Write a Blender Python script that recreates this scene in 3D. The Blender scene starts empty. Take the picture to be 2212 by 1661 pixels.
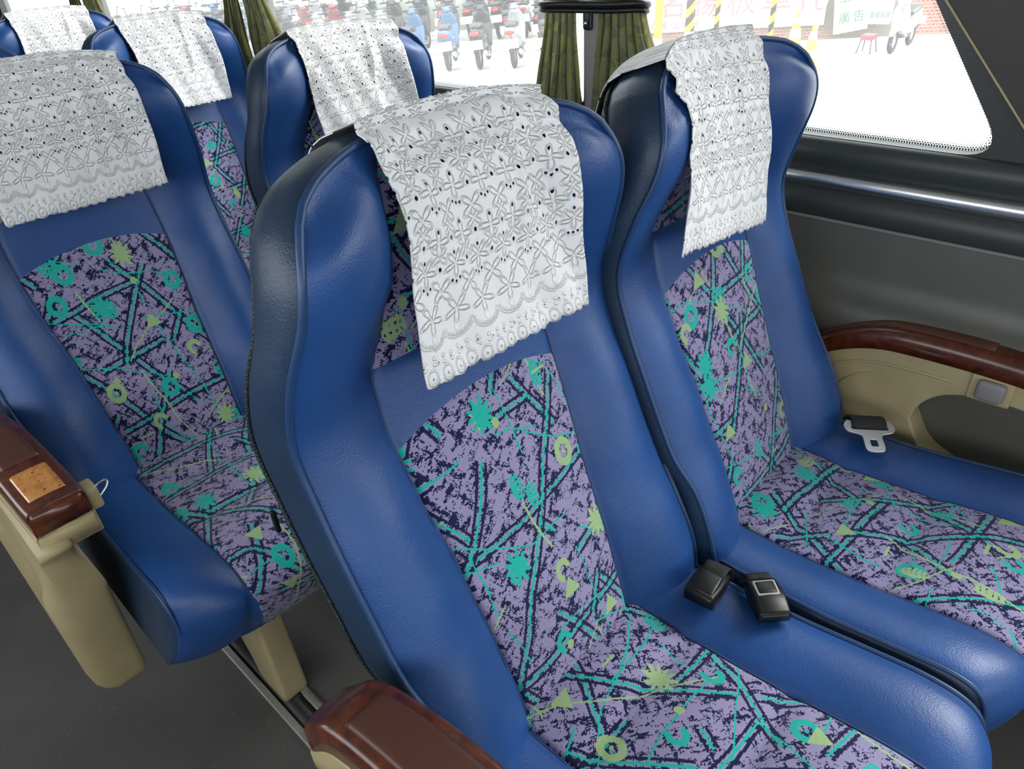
import bpy, bmesh, math, random
from mathutils import Vector, Matrix
random.seed(7)
C = bpy.context.scene.collection
PI = math.pi
# ---------------------------------------------------------------- camera, sky, light, exposure
def cam_basis(head, pitch, roll):
    d = Vector((math.sin(head)*math.cos(pitch), math.cos(head)*math.cos(pitch), -math.sin(pitch)))
    r = d.cross(Vector((0, 0, 1))).normalized(); u = r.cross(d)
    r2 = math.cos(roll)*r + math.sin(roll)*u
    u2 = -math.sin(roll)*r + math.cos(roll)*u
    return Matrix((r2, u2, -d)).transposed()
cam_d = bpy.data.cameras.new('camera'); cam = bpy.data.objects.new('camera', cam_d); C.objects.link(cam)
cam_d.sensor_width = 36; cam_d.lens = 36*1525.04/2212; cam_d.clip_start = .02; cam_d.clip_end = 300
cam.matrix_world = Matrix.Translation((0, 0, 1.25)) @ cam_basis(math.radians(45.4276), math.radians(33.1924), math.radians(-3.6946)).to_4x4()
bpy.context.scene.camera = cam
vs = bpy.context.scene.view_settings
vs.view_transform = 'Standard'; vs.look = 'None'; vs.gamma = 1; vs.use_curve_mapping = False
vs.exposure = 2.25
W = bpy.data.worlds.new('overcast sky'); bpy.context.scene.world = W; W.use_nodes = True
bgn = W.node_tree.nodes['Background']; bgn.inputs[0].default_value = (.93, .97, 1.0, 1); bgn.inputs[1].default_value = 1.0
sun_d = bpy.data.lights.new('hazy sun', 'SUN'); sun_d.energy = .9; sun_d.angle = math.radians(30); sun_d.color = (1, .97, .92)
sun = bpy.data.objects.new('hazy sun', sun_d); C.objects.link(sun)
sun.rotation_euler = Vector((-.55, .28, -.6)).to_track_quat('-Z', 'Y').to_euler()   # travels inwards through the right-hand windows
def portal(loc, size, d):
    l = bpy.data.lights.new('window daylight', 'AREA'); l.shape = 'RECTANGLE'; l.size, l.size_y = size; l.cycles.is_portal = True
    o = bpy.data.objects.new('window daylight', l); C.objects.link(o); o.location = loc
    o.rotation_euler = Vector(d).to_track_quat('-Z', 'Z').to_euler()
portal((1.36, 1.8, 1.27), (.8, 5.6), (-1, 0, 0))
portal((1.36, -2.6, 1.27), (.8, 4.6), (-1, 0, 0))
portal((-1.24, .3, 1.27), (.8, 9.6), (1, 0, 0))
portal((.03, -5.04, 1.25), (2.3, 1.1), (0, 1, 0))

# ---------------------------------------------------------------- node expression helper
class N:
    nt = None
    def __init__(s, k): s.k = k
    @staticmethod
    def sock(v, inp):
        if isinstance(v, N): N.nt.links.new(v.k, inp)
        else: inp.default_value = v
    @staticmethod
    def m(op, *a, clamp=False):
        n = N.nt.nodes.new('ShaderNodeMath'); n.operation = op; n.use_clamp = clamp
        for i, v in enumerate(a): N.sock(v, n.inputs[i])
        return N(n.outputs[0])
    def __add__(a, b): return N.m('ADD', a, b)
    __radd__ = __add__
    def __sub__(a, b): return N.m('SUBTRACT', a, b)
    def __rsub__(a, b): return N.m('SUBTRACT', b, a)
    def __mul__(a, b): return N.m('MULTIPLY', a, b)
    __rmul__ = __mul__
    def __truediv__(a, b): return N.m('DIVIDE', a, b)
    def lt(a, b): return N.m('LESS_THAN', a, b)
    def gt(a, b): return N.m('GREATER_THAN', a, b)
    def abs(a): return N.m('ABSOLUTE', a)
    def frac(a): return N.m('FRACT', a)
    def floor(a): return N.m('FLOOR', a)
    def max(a, b): return N.m('MAXIMUM', a, b)
    def min(a, b): return N.m('MINIMUM', a, b)
    def sq(a): return N.m('MULTIPLY', a, a)
def length(x, y): return N.m('SQRT', x*x + y*y)
def ss(x, a, b):     # smoothstep
    n = N.nt.nodes.new('ShaderNodeMapRange'); n.interpolation_type = 'SMOOTHSTEP'
    N.sock(x, n.inputs[0]); n.inputs[1].default_value = a; n.inputs[2].default_value = b
    return N(n.outputs[0])
def comb(x, y, z=0.0):
    n = N.nt.nodes.new('ShaderNodeCombineXYZ')
    for i, v in enumerate((x, y, z)): N.sock(v, n.inputs[i])
    return N(n.outputs[0])
def noise(vec, scale, detail=2, rough=.5, out=0):
    n = N.nt.nodes.new('ShaderNodeTexNoise'); N.sock(vec, n.inputs['Vector']); n.inputs['Scale'].default_value = scale
    n.inputs['Detail'].default_value = detail; n.inputs['Roughness'].default_value = rough
    return N(n.outputs[out])
def white(vec):
    n = N.nt.nodes.new('ShaderNodeTexWhiteNoise'); n.noise_dimensions = '3D'; N.sock(vec, n.inputs['Vector'])
    s = N.nt.nodes.new('ShaderNodeSeparateColor'); N.nt.links.new(n.outputs['Color'], s.inputs[0])
    return [N(s.outputs[i]) for i in range(3)]
def vor(vec, scale, out='Distance', feature='F1'):
    n = N.nt.nodes.new('ShaderNodeTexVoronoi'); n.feature = feature; N.sock(vec, n.inputs['Vector']); n.inputs['Scale'].default_value = scale
    return N(n.outputs[out])
def mixc(f, a, b):
    n = N.nt.nodes.new('ShaderNodeMix'); n.data_type = 'RGBA'; N.sock(f, n.inputs[0])
    for v, i in ((a, 6), (b, 7)):
        if isinstance(v, N): N.nt.links.new(v.k, n.inputs[i])
        else: n.inputs[i].default_value = (*v, 1)
    return N(n.outputs[2])
def texco(kind='Object'):
    return N(N.nt.nodes.new('ShaderNodeTexCoord').outputs[kind])
def sep(v):
    n = N.nt.nodes.new('ShaderNodeSeparateXYZ'); N.nt.links.new(v.k, n.inputs[0]); return [N(n.outputs[i]) for i in range(3)]
def bump(h, strength=.3, dist=.001):
    n = N.nt.nodes.new('ShaderNodeBump'); N.sock(h, n.inputs['Height']); n.inputs['Strength'].default_value = strength; n.inputs['Distance'].default_value = dist
    return N(n.outputs[0])
def mat(name, col=(.5, .5, .5), rough=.5, metal=0, spec=.5, fn=None, **kw):
    m = bpy.data.materials.new(name); m.use_nodes = True; N.nt = m.node_tree
    b = m.node_tree.nodes['Principled BSDF']
    b.inputs['Base Color'].default_value = (*col, 1); b.inputs['Roughness'].default_value = rough
    b.inputs['Metallic'].default_value = metal; b.inputs['Specular IOR Level'].default_value = spec
    for k, v in kw.items(): b.inputs[k].default_value = v
    if fn:
        for k, v in fn().items(): N.nt.links.new(v.k, b.inputs[k])
    m.diffuse_color = (*col, 1)
    return m
def rgb(r, g, b):
    f = lambda c: ((c/255+.055)/1.055)**2.4 if c/255 > .04045 else c/255/12.92
    return (f(r), f(g), f(b))

def leather(base, lo):
    def fn():
        o = texco(); big = noise(o, 9, 3)
        grain = vor(o, 620, 'Distance', 'F1')*.6 + noise(o, 340, 3)*.9 + noise(o, 60, 3)*1.2
        return {'Base Color': mixc(ss(big, .3, .7), lo, base), 'Normal': bump(grain, .45, .0007), 'Roughness': noise(o, 25, 3)*.14 + .36}
    return fn
M = {}
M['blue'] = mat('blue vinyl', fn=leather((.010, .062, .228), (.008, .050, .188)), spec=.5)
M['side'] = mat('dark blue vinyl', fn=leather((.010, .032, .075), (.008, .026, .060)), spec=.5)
M['pipe'] = mat('blue vinyl piping', (.012, .045, .13), .4)
M['seam'] = mat('seam stitching', (.012, .035, .12), .6)
M['dark'] = mat('black rubber', (.012, .013, .014), .5)
M['zip'] = mat('zipper teeth', (.01, .02, .022), .5, fn=lambda: {'Normal': bump(vor(texco(), 420), .6, .002)})

def fabric_fn():
    u0, v0, _ = sep(texco('UV'))
    q = .0015
    jit = white(comb(0.0, (v0/.0012).floor(), 3.0))[0]
    u = ((u0/q + jit*.5).floor())*q; v = ((v0/.0012).floor())*.0012
    p = comb(u, v)
    # lavender ground with ragged navy blots lying along diagonals
    ur = u*.82 + v*.57; vr = v*.82 - u*.57
    n1 = noise(comb(ur*1.0, vr*2.1), 48, 5, .78)
    n2 = noise(comb(vr*.8 + 5.0, ur*2.3), 38, 5, .75)
    blot = n1.gt(.545).max(n2.gt(.57)) 
    wx = noise(p, 7, 1) - .5; wy = noise(comb(u + 3.3, v + 1.7), 7, 1) - .5
    def lines(ang, pitch, w, ph, mseed, thr, wob=.03):
        a = math.radians(ang)
        d = (u + wx*wob)*math.cos(a) + (v + wy*wob)*math.sin(a)
        k = d/pitch + ph
        cell = (k + .5).floor()
        off = (k - cell + (white(comb(cell, mseed))[0] - .5)*.5)
        e = (v*math.cos(a) - u*math.sin(a))
        seg = noise(comb(e*.9, cell*3.7, mseed), 11, 0).gt(thr)
        return (off*pitch).abs(), seg
    lav = (.27, .24, .40); navy = (.006, .010, .048); teal = (.012, .37, .31); green = (.28, .41, .20)
    col = mixc(noise(comb(u*9, v), 160, 2)*.5, lav, (.20, .175, .32))
    col = mixc(blot, col, navy)
    for a in (((28, .098, .1, 1.0)), ((97, .106, .35, 2.0)), ((147, .102, .7, 3.0))):
        d, s = lines(a[0], a[1], 0, a[2], a[3], .44)
        col = mixc((d - .0058).abs().lt(.0019)*s, col, navy)
        col = mixc(d.lt(.0017)*s, col, teal)
    for a in (((63, .11, .2, 4.0)), ((124, .15, .8, 5.0)), ((8, .12, .4, 8.0)), ((82, .13, .6, 9.0))):
        d, s = lines(a[0], a[1], 0, a[2], a[3], .50, .05)
        col = mixc(d.lt(.0012)*s, col, green if a[0] == 124 else teal)
    d, s = lines(12, .12, 0, .5, 6.0, .52); col = mixc(d.lt(.0015)*s, col, green)
    # motifs scattered over a jittered grid: rings, bursts, hooks, dotted blocks, wedges
    for cs, du, dv, c1, c2, sd in ((.098, 0.0, 0.0, teal, teal, 11.0), (.112, .031, .043, green, teal, 17.0), (.085, .012, .022, green, green, 23.0)):
        cu = (u + du)/cs; cv = (v + dv)/cs
        iu = cu.floor(); iv = cv.floor()
        h = white(comb(iu, iv, sd)); g = white(comb(iu, iv, sd + 1.5))
        x = (cu - iu - .5 - (h[0] - .5)*.45)*cs/1.32; y = (cv - iv - .5 - (h[1] - .5)*.45)*cs/1.32
        k = .8 + 0.0 if False else None
        r = length(x, y*.82); th = N.m('ARCTAN2', y, x)
        ring = (r - .0088).abs().lt(.0032).max((r - .0002).abs().lt(.0018))
        burst = r.lt(N.m('COSINE', th*10.0)*.0036 + .0115)
        hook = (r - .0072).abs().lt(.0028)*(th + .9).abs().gt(.9)
        block = x.abs().lt(.013)*y.abs().lt(.008 + 0.0)
        block = (x + y*.4).abs().lt(.012)*(y - x*.3).abs().lt(.0085)*(1 - ((x/.0052).frac() - .5).abs().lt(.2)*((y/.0062).frac() - .5).abs().lt(.22))
        wedge = (x.abs() + y*.6).lt(.006)*y.gt(-.009)
        leaf = (x*x/(.007**2) + y*y/(.014**2)).lt(1.0)*(1 - ((y/.005 + N.m('SINE', x*600.0)*.12).frac() - .5).abs().lt(.13)*x.gt(-.003))
        t = g[0]
        sel = lambda a, b: t.gt(a)*t.lt(b)
        if sd == 23.0:
            m_ = wedge*sel(0.0, .16) + (x.abs().lt(.009)*y.abs().lt(.0014))*sel(.3, .45) + (r.lt(.0042))*sel(.45, .62)
        else:
            m_ = ring*sel(0, .18) + burst*sel(.22, .32) + hook*sel(.4, .54) + block*sel(.6, .68) + leaf*sel(.7, .82)
        m_ = N.m('MINIMUM', m_, 1.0)
        col = mixc(m_, col, mixc(g[1].gt(.6), c1, c2))
    rib = N.m('SINE', u0*4200.0)*.5 + N.m('SINE', v0*2600.0 + u0*2100.0)*.4 + noise(p, 700, 1)
    return {'Base Color': col, 'Normal': bump(rib, .35, .0005)}
M['fabric'] = mat('patterned moquette', fn=fabric_fn, rough=.92, spec=.15, **{'Sheen Weight': .15})

def lace_fn(alpha=False):
    def fn():
        u, v, _ = sep(texco('UV'))       # metres; v measured up from the scalloped hem
        P = .033
        def petals(x, y, R, n, ph=0.0, wd=.9):
            r = length(x, y); th = N.m('ARCTAN2', y, x)
            pet = N.m('COSINE', (th + ph)*float(n))*.5 + .5
            edge = r - (pet*.75 + .25)*R
            return ss(edge, .0004, -.0022)*ss(r, .0004, .004)*(1 - ss((edge + .0030).abs(), .0012, 0.0)*.75)*(1 - ss(edge, -.0036, -.0060)*.45)
        def cellx(off): return ((u + off)/P).frac()*P - P/2
        H = None; hole = None
        def add(h):
            nonlocal H; H = h if H is None else H.max(h)
        def addh(d, r):
            nonlocal hole; k = d.lt(r); hole = k if hole is None else hole.max(k)
            add(ss(d, r + .0022, r)*.6)
        # hem: hearts and dots under each scallop
        xs = (u/.0165).frac()*.0165 - .00825
        heart = length(xs, (v - .010)*.7)
        add(ss((heart - .0052).abs(), .0013, .0003)); addh(length(xs, v - .0085), .0009)
        add(ss((length(xs, v - .0065) - .0062).abs(), .001, 0)*v.lt(.007)*.8)
        xs2 = ((u + .004)/.011).frac()*.011 - .0055
        for yy in (.022, .0285): add(ss(length(xs2, v - yy), .0028, .0012)*.9)
        xs3 = ((u + .008)/.0165).frac()*.0165 - .00825
        addh(length(xs3, v - .0245), .0010)
        # big scallop arcs with ribbed satin stitch
        x = cellx(0.0)
        for rr in (.0185, .0155):
            d = length(x, v - .056)
            add(ss((d - rr).abs(), .0016, .0004)*(v - .052).lt(0)*(.7 + N.m('SINE', x*2600.0)*.3))
        add(ss(length(x*1.9, v - .049), .007, .005)*.55)
        add(petals(x, v - .066, .0165, 5, PI/2))
        # alternating rows of flowers and eyelets
        y = .088
        for i in range(7):
            xo = cellx(P/2 if i % 2 == 0 else 0.0); xp = cellx(0.0 if i % 2 == 0 else P/2)
            if i in (0, 3):      # bands of triple eyelets
                for k in (-1, 0, 1):
                    addh(length(xp - k*.0042, (v - y - .004 - abs(k)*.0022)*.8), 0.0014)
                add(petals(xo, v - y, .015, 4, PI/4))
                y += .021
            else:
                addh(length(xp, (v - y)*.75), .0017)
                addh(length(xo, (v - y - .010)*.75), .0015)
                add(petals(xo, v - y, .0145, 5 if i % 2 else 4, PI/2 if i % 2 else 0.0))
                add(petals(xp, v - y - .011, .012, 4, PI/4)*.8)
                y += .0235
        # beyond: a plain repeat for the part lying over the crown
        vv = ((v - y)/.024).frac()*.024 - .012
        far = v.gt(y - .008)
        xq = cellx(0.0); xr = cellx(P/2)
        add(petals(xq, vv, .0145, 5, PI/2)*far); d2 = length(xr, vv*.75); k = d2.lt(.0014)*far
        hole = hole.max(k)
        sat = N.m('SINE', (u + v)*3900.0)*.10*H + noise(comb(u, v), 1600, 1)*.12
        wr = noise(comb(u*1.0, v*.6), 26, 3)*.9
        h = H*1.0 + sat + wr
        col = mixc(H, (.74, .74, .76), (.90, .90, .89))
        return {'Base Color': col, 'Normal': bump(h, 1.0, .0021), 'Alpha': 1 - hole}
    return fn
M['lace'] = mat('white eyelet cotton', fn=lace_fn(), rough=.85, spec=.2, **{'Subsurface Weight': 0.0})

def burl(a, b, c, sc):
    def fn():
        o = texco(); n = noise(o, sc, 5, .7); s = noise(comb(*[k for k in sep(o)]), sc*3.3, 3, .7)
        col = mixc(ss(n, .35, .62), a, b); col = mixc(ss(s, .6, .68), col, c)
        return {'Base Color': col}
    return fn
M['wood'] = mat('polished red burl', fn=burl((.045, .010, .004), (.105, .022, .006), (.035, .007, .003), 70), rough=.30, **{'Coat Weight': .35, 'Coat Roughness': .16})
M['inlay'] = mat('golden burl inlay', fn=burl((.42, .15, .03), (.55, .25, .07), (.12, .03, .01), 60), rough=.15, **{'Coat Weight': .6, 'Coat Roughness': .06})
M['pad'] = mat('brown vinyl pad', (.075, .026, .016), .42, fn=lambda: {'Normal': bump(noise(texco(), 700, 2), .15, .0005)})
M['beige'] = mat('beige moulded plastic', (.36, .30, .16), .42, fn=lambda: {'Base Color': mixc(ss(noise(texco(), 8, 4), .35, .7), (.33, .275, .145), (.40, .335, .185)), 'Normal': bump(noise(texco(), 900, 2), .1, .0005)})
M['chrome'] = mat('bright metal', (.80, .80, .80), .30, 1)
M['steel'] = mat('worn aluminium', (.42, .42, .40), .45, .8, fn=lambda: {'Roughness': noise(texco(), 60, 4)*.4 + .3})
M['black_plastic'] = mat('glossy black plastic', (.006, .007, .007), .22, spec=.35, fn=lambda: {'Roughness': noise(texco(), 90, 4)*.25 + .22})
M['web'] = mat('black webbing', (.012, .012, .014), .8, fn=lambda: {'Normal': bump(N.m('SINE', sep(texco())[0]*2500.0), .5, .0008)})
M['label_grey'] = mat('worn grey print', (.30, .29, .26), .6)
def floor_fn():
    o = texco(); w = vor(o, 120, 'Distance'); id_ = vor(o, 120, 'Color')
    c = sep(id_)[0]
    sp = w.lt(.17)*c.gt(.78)
    col = mixc(ss(noise(o, 5, 4), .3, .7), (.062, .060, .058), (.078, .074, .070))
    col = mixc(sp, col, mixc(sep(id_)[1].gt(.5), (.16, .16, .14), (.03, .10, .12)))
    return {'Base Color': col, 'Roughness': noise(o, 20, 3)*.2 + .38, 'Normal': bump(noise(o, 420, 2), .2, .0008)}
M['floor'] = mat('speckled vinyl floor', fn=floor_fn)
M['grey_panel'] = mat('grey side panel', (.115, .115, .105), .42, fn=lambda: {'Normal': bump(noise(texco(), 500, 2), .12, .0005), 'Base Color': mixc(ss(noise(texco(), 6, 4), .3, .75), (.080, .082, .070), (.098, .096, .082))})
M['frit'] = mat('black window surround', (.030, .036, .035), .4)
M['cover'] = mat('charcoal pillar cover', (.045, .043, .040), .75, fn=lambda: {'Normal': bump(noise(texco(), 600, 2), .2, .0006)})
M['ceiling'] = mat('grey cloth lining', (.30, .30, .29), .85)
M['pillar'] = mat('grey window pillar', (.20, .19, .19), .5)
def curt_fn():
    u, v, _ = sep(texco('UV')); p = comb(u, v)
    d = vor(comb(u + noise(p, 14, 2)*.05, v + noise(comb(v, u), 14, 2)*.05), 24, 'Distance', 'DISTANCE_TO_EDGE')
    blot = noise(p, 26, 2).gt(.54)
    col = mixc(blot, (.19, .20, .095), (.125, .14, .085)); col = mixc(d.lt(.05), col, (.22, .21, .07))
    return {'Base Color': col}
M['curtain'] = mat('olive damask curtain', fn=curt_fn, rough=.7, **{'Transmission Weight': 0.0, 'Sheen Weight': .2})
# thin cloth lets a little daylight through
nt = M['curtain'].node_tree; N.nt = nt
tr = nt.nodes.new('ShaderNodeBsdfTranslucent'); mx = nt.nodes.new('ShaderNodeMixShader'); mx.inputs[0].default_value = .42
b_ = nt.nodes['Principled BSDF']; nt.links.new(b_.inputs['Base Color'].links[0].from_socket, tr.inputs[0])
nt.links.new(b_.outputs[0], mx.inputs[1]); nt.links.new(tr.outputs[0], mx.inputs[2]); nt.links.new(mx.outputs[0], nt.nodes['Material Output'].inputs[0])
# dusty pane: clear glass, dirt film that also puts in the haze of overexposure
gm = bpy.data.materials.new('dusty hazed window glass'); gm.use_nodes = True; nt = gm.node_tree; N.nt = nt
nt.nodes.remove(nt.nodes['Principled BSDF'])
t0 = nt.nodes.new('ShaderNodeBsdfTransparent'); t0.inputs[0].default_value = (.96, .98, .97, 1)
d0 = nt.nodes.new('ShaderNodeBsdfTranslucent'); d0.inputs[0].default_value = (.9, .9, .9, 1)
m0 = nt.nodes.new('ShaderNodeMixShader'); o_ = texco()
dust_haze = ss(noise(o_, 3, 4), .3, .8)*.05 + vor(o_, 90).lt(.10)*noise(o_, 12, 1).gt(.5)*.25 + .07
nt.links.new(dust_haze.k, m0.inputs[0]); nt.links.new(t0.outputs[0], m0.inputs[1]); nt.links.new(d0.outputs[0], m0.inputs[2])
nt.links.new(m0.outputs[0], nt.nodes['Material Output'].inputs[0]); M['glass'] = gm

# ---------------------------------------------------------------- mesh helpers
def link(name, me, mats, parent=None, loc=(0, 0, 0), smooth=True):
    o = bpy.data.objects.new(name, me); C.objects.link(o)
    for m in (mats if isinstance(mats, (list, tuple)) else [mats]): me.materials.append(M[m] if isinstance(m, str) else m)
    if smooth: me.polygons.foreach_set('use_smooth', [True]*len(me.polygons))
    o.location = loc
    if parent: o.parent = parent
    return o
def from_bm(name, bm, mats, parent=None, loc=(0, 0, 0), smooth=True):
    bmesh.ops.recalc_face_normals(bm, faces=bm.faces)
    me = bpy.data.meshes.new(name); bm.to_mesh(me); bm.free()
    return link(name, me, mats, parent, loc, smooth)
def grid_bm(rows, uvs=None, bm=None, flip=False, mi=None, closed=False):
    bm = bm or bmesh.new(); V = [[bm.verts.new(p) for p in r] for r in rows]
    uvl = bm.loops.layers.uv.verify() if uvs else None
    n = len(rows[0])
    for i in range(len(rows)-1):
        for j in range(n if closed else n-1):
            idx = [(i, j), (i, (j+1) % n), (i+1, (j+1) % n), (i+1, j)]
            if flip: idx.reverse()
            try: f = bm.faces.new([V[a][b] for a, b in idx])
            except ValueError: continue
            if mi is not None: f.material_index = mi(i, j)
            if uvs:
                for l, (a, b) in zip(f.loops, idx): l[uvl].uv = uvs[a][b]
    return bm, V
def tube_bm(pts, r, n=8, bm=None, closed=False, cap=True):
    bm = bm or bmesh.new(); pts = [Vector(p) for p in pts]; m = len(pts); rings = []
    up = None
    for i, p in enumerate(pts):
        a = pts[(i-1) % m] if (closed or i > 0) else pts[i]; b = pts[(i+1) % m] if (closed or i < m-1) else pts[i]
        t = (b-a).normalized()
        if up is None: up = t.orthogonal().normalized()
        up = (up - t*up.dot(t)).normalized(); s = t.cross(up)
        rr = r(i/(m-1)) if callable(r) else r
        rings.append([bm.verts.new(p + up*math.cos(2*PI*k/n)*rr + s*math.sin(2*PI*k/n)*rr) for k in range(n)])
    for i in range(m if closed else m-1):
        A, B = rings[i], rings[(i+1) % m]
        for k in range(n): bm.faces.new((A[k], A[(k+1) % n], B[(k+1) % n], B[k]))
    if cap and not closed: bm.faces.new(rings[0][::-1]); bm.faces.new(rings[-1])
    return bm
def box_bm(lo, hi, bev=0, seg=3, bm=None, rot=None):
    b2 = bmesh.new(); bmesh.ops.create_cube(b2, size=1)
    lo, hi = Vector(lo), Vector(hi)
    for v in b2.verts: v.co = Vector([(lo[i]+hi[i])/2 + v.co[i]*(hi[i]-lo[i]) for i in range(3)])
    if bev: bmesh.ops.bevel(b2, geom=b2.edges[:], offset=bev, segments=seg, affect='EDGES', profile=.5)
    if rot: bmesh.ops.transform(b2, matrix=rot, verts=b2.verts)
    if bm is None: return b2
    me = bpy.data.meshes.new('t'); b2.to_mesh(me); b2.free(); bm.from_mesh(me); bpy.data.meshes.remove(me); return bm
def prism_bm(poly, axis, a, b, bev=0, seg=3, bm=None, inset_fn=None):
    """extrude a closed 2-D outline along axis (0 x, 1 y, 2 z) from a to b"""
    b2 = bmesh.new()
    def P(p, w):
        q = list(p); q.insert(axis, w); return q
    A = [b2.verts.new(P(p, a)) for p in poly]; B = [b2.verts.new(P(p, b)) for p in poly]
    fa = b2.faces.new(A[::-1]); fb = b2.faces.new(B); n = len(poly)
    for i in range(n): b2.faces.new((A[i], A[(i+1) % n], B[(i+1) % n], B[i]))
    bmesh.ops.recalc_face_normals(b2, faces=b2.faces)
    if bev:
        es = set(fa.edges) | set(fb.edges)
        bmesh.ops.bevel(b2, geom=list(es), offset=bev, segments=seg, affect='EDGES', profile=.5)
    if bm is None: return b2
    me = bpy.data.meshes.new('t'); b2.to_mesh(me); b2.free(); bm.from_mesh(me); bpy.data.meshes.remove(me); return bm
def cr(pts, n):
    """Catmull-Rom through the points, n samples"""
    pts = [tuple(map(float, p)) for p in pts]; out = []; m = len(pts)-1
    for i in range(n):
        s = i/(n-1)*m; k = min(int(s), m-1); f = s-k
        p0, p1, p2, p3 = pts[max(k-1, 0)], pts[k], pts[k+1], pts[min(k+2, m)]
        out.append(tuple(.5*((2*b)+(-a+c)*f+(2*a-5*b+4*c-d)*f*f+(-a+3*b-3*c+d)*f**3) for a, b, c, d in zip(p0, p1, p2, p3)))
    return out
def interp(tab, x):
    if x <= tab[0][0]: return tab[0][1]
    for (a, b), (c, d) in zip(tab, tab[1:]):
        if x <= c:
            f = (x-a)/(c-a); f = f*f*(3-2*f)*.5 + f*.5; return b+(d-b)*f
    return tab[-1][1]
def smst(a, b, x): x = min(max((x-a)/(b-a), 0), 1); return x*x*(3-2*x)
def empty(name, loc, label, cat, group=None):
    o = bpy.data.objects.new(name, None); C.objects.link(o); o.location = loc; o.empty_display_size = .05
    return tag(o, label, cat, group)
def tag(o, label=None, cat=None, group=None, kind=None):
    if label: o['label'] = label
    if cat: o['category'] = cat
    if group: o['group'] = group
    if kind: o['kind'] = kind
    return o
def struct(name, bm, m, smooth=False): return tag(from_bm(name, bm, m, smooth=smooth), kind='structure')
def copy_tree(o, parent=None):
    c = o.copy(); C.objects.link(c)
    if parent: c.parent = parent
    for ch in list(o.children): copy_tree(ch, c)
    return c

# ---------------------------------------------------------------- seat surfaces (local: x across, -y forward, z up; origin on the floor under the seat crease)
RA = math.atan2(.20, .60); CR, SR = math.cos(RA), math.sin(RA)
CZ = .45
def bk(x, t, f): return Vector((x, t*SR - f*CR, CZ + t*CR + f*SR))
SIDE = cr([(.205, -.105, .045), (.222, -.085, .055), (.229, -.05, .066), (.231, .02, .074), (.229, .09, .066), (.236, .15, .048), (.236, .21, .038), (.237, .28, .031), (.236, .35, .024), (.236, .42, .028), (.231, .48, .064), (.218, .53, .102), (.210, .565, .117), (.197, .598, .117), (.180, .619, .110)], 72)
TOP = cr([(.180, .619, .110), (.155, .634, .101), (.11, .648, .084), (.055, .657, .066), (0, .659, .060)], 24)
WMAX = SIDE[-1][0]
def side_at(t):
    for a, b in zip(SIDE, SIDE[1:]):
        if a[1] <= t <= b[1]:
            k = (t-a[1])/(b[1]-a[1]+1e-9); return a[0]+(b[0]-a[0])*k, a[2]+(b[2]-a[2])*k
    return (SIDE[0][0], SIDE[0][2]) if t < SIDE[0][1] else (SIDE[-1][0], SIDE[-1][2])
def top_at(x):
    x = abs(x)
    for a, b in zip(TOP, TOP[1:]):
        if b[0] <= x <= a[0]:
            k = (x-a[0])/(b[0]-a[0]-1e-9); return a[1]+(b[1]-a[1])*k, a[2]+(b[2]-a[2])*k
    return TOP[0][1], TOP[0][2]
SEAM = [(-.1, .104), (0, .106), (.1, .111), (.2, .116), (.3, .126), (.38, .130), (.44, .126), (.49, .098), (.53, .078), (.66, .070)]
DC = [(-.1, .03), (0, .036), (.1, .032), (.2, .023), (.3, .014), (.38, .009), (.45, .012), (.52, .030), (.58, .046), (.62, .056), (.659, .060)]
CREST = [(-.1, .012), (0, .020), (.1, .022), (.2, .028), (.3, .024), (.38, .014), (.45, .010), (.52, .014), (.58, .016), (.62, .008), (.658, 0)]
def depth(x, t):
    w, fp = side_at(min(t, .619))
    S = interp(SEAM, t); dc = interp(DC, t); ax = abs(x)
    tt, ft = top_at(min(ax, WMAX))
    if ax <= S:
        s = ax/S; d = dc + .007*(1-s*s)
    else:
        q = min((ax-S)/(w-S), 1.0)
        hd = smst(.46, .54, t)
        e = math.sin(q*PI/2)**(1.15-.50*hd)
        d = dc + (fp-dc)*e + interp(CREST, t)*math.sin(PI*q)**(.85-.25*hd)
        d -= .006*smst(.85, 1, q)**2*0
    d -= .0035*math.exp(-((ax-S)/.004)**2)
    k = smst(.045, 0, tt-t)
    return d*(1-k) + ft*k
NU = 48
def front_rows():
    rows = []
    n = len(SIDE)
    for i, (w, t, fp) in enumerate(SIDE):
        v = i/(n-1); r = []
        for j in range(-NU, NU+1):
            u = j/NU; u = math.copysign(1-(1-abs(u))**1.0, u)
            x = u*w; T, _ = top_at(u*WMAX)
            tt = t + smst(.80, 1, v)*(T-SIDE[-1][1])
            f = fp if abs(j) == NU else depth(x, tt)
            r.append(bk(x, tt, f))
        rows.append(r)
    return rows
def outline(): # closed loop from bottom right up round the top to bottom left
    right = [(w, t, f) for w, t, f in SIDE]; top = TOP[1:]
    half = right + top
    return half + [(-w, t, f) for w, t, f in half[-2::-1]]
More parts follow.
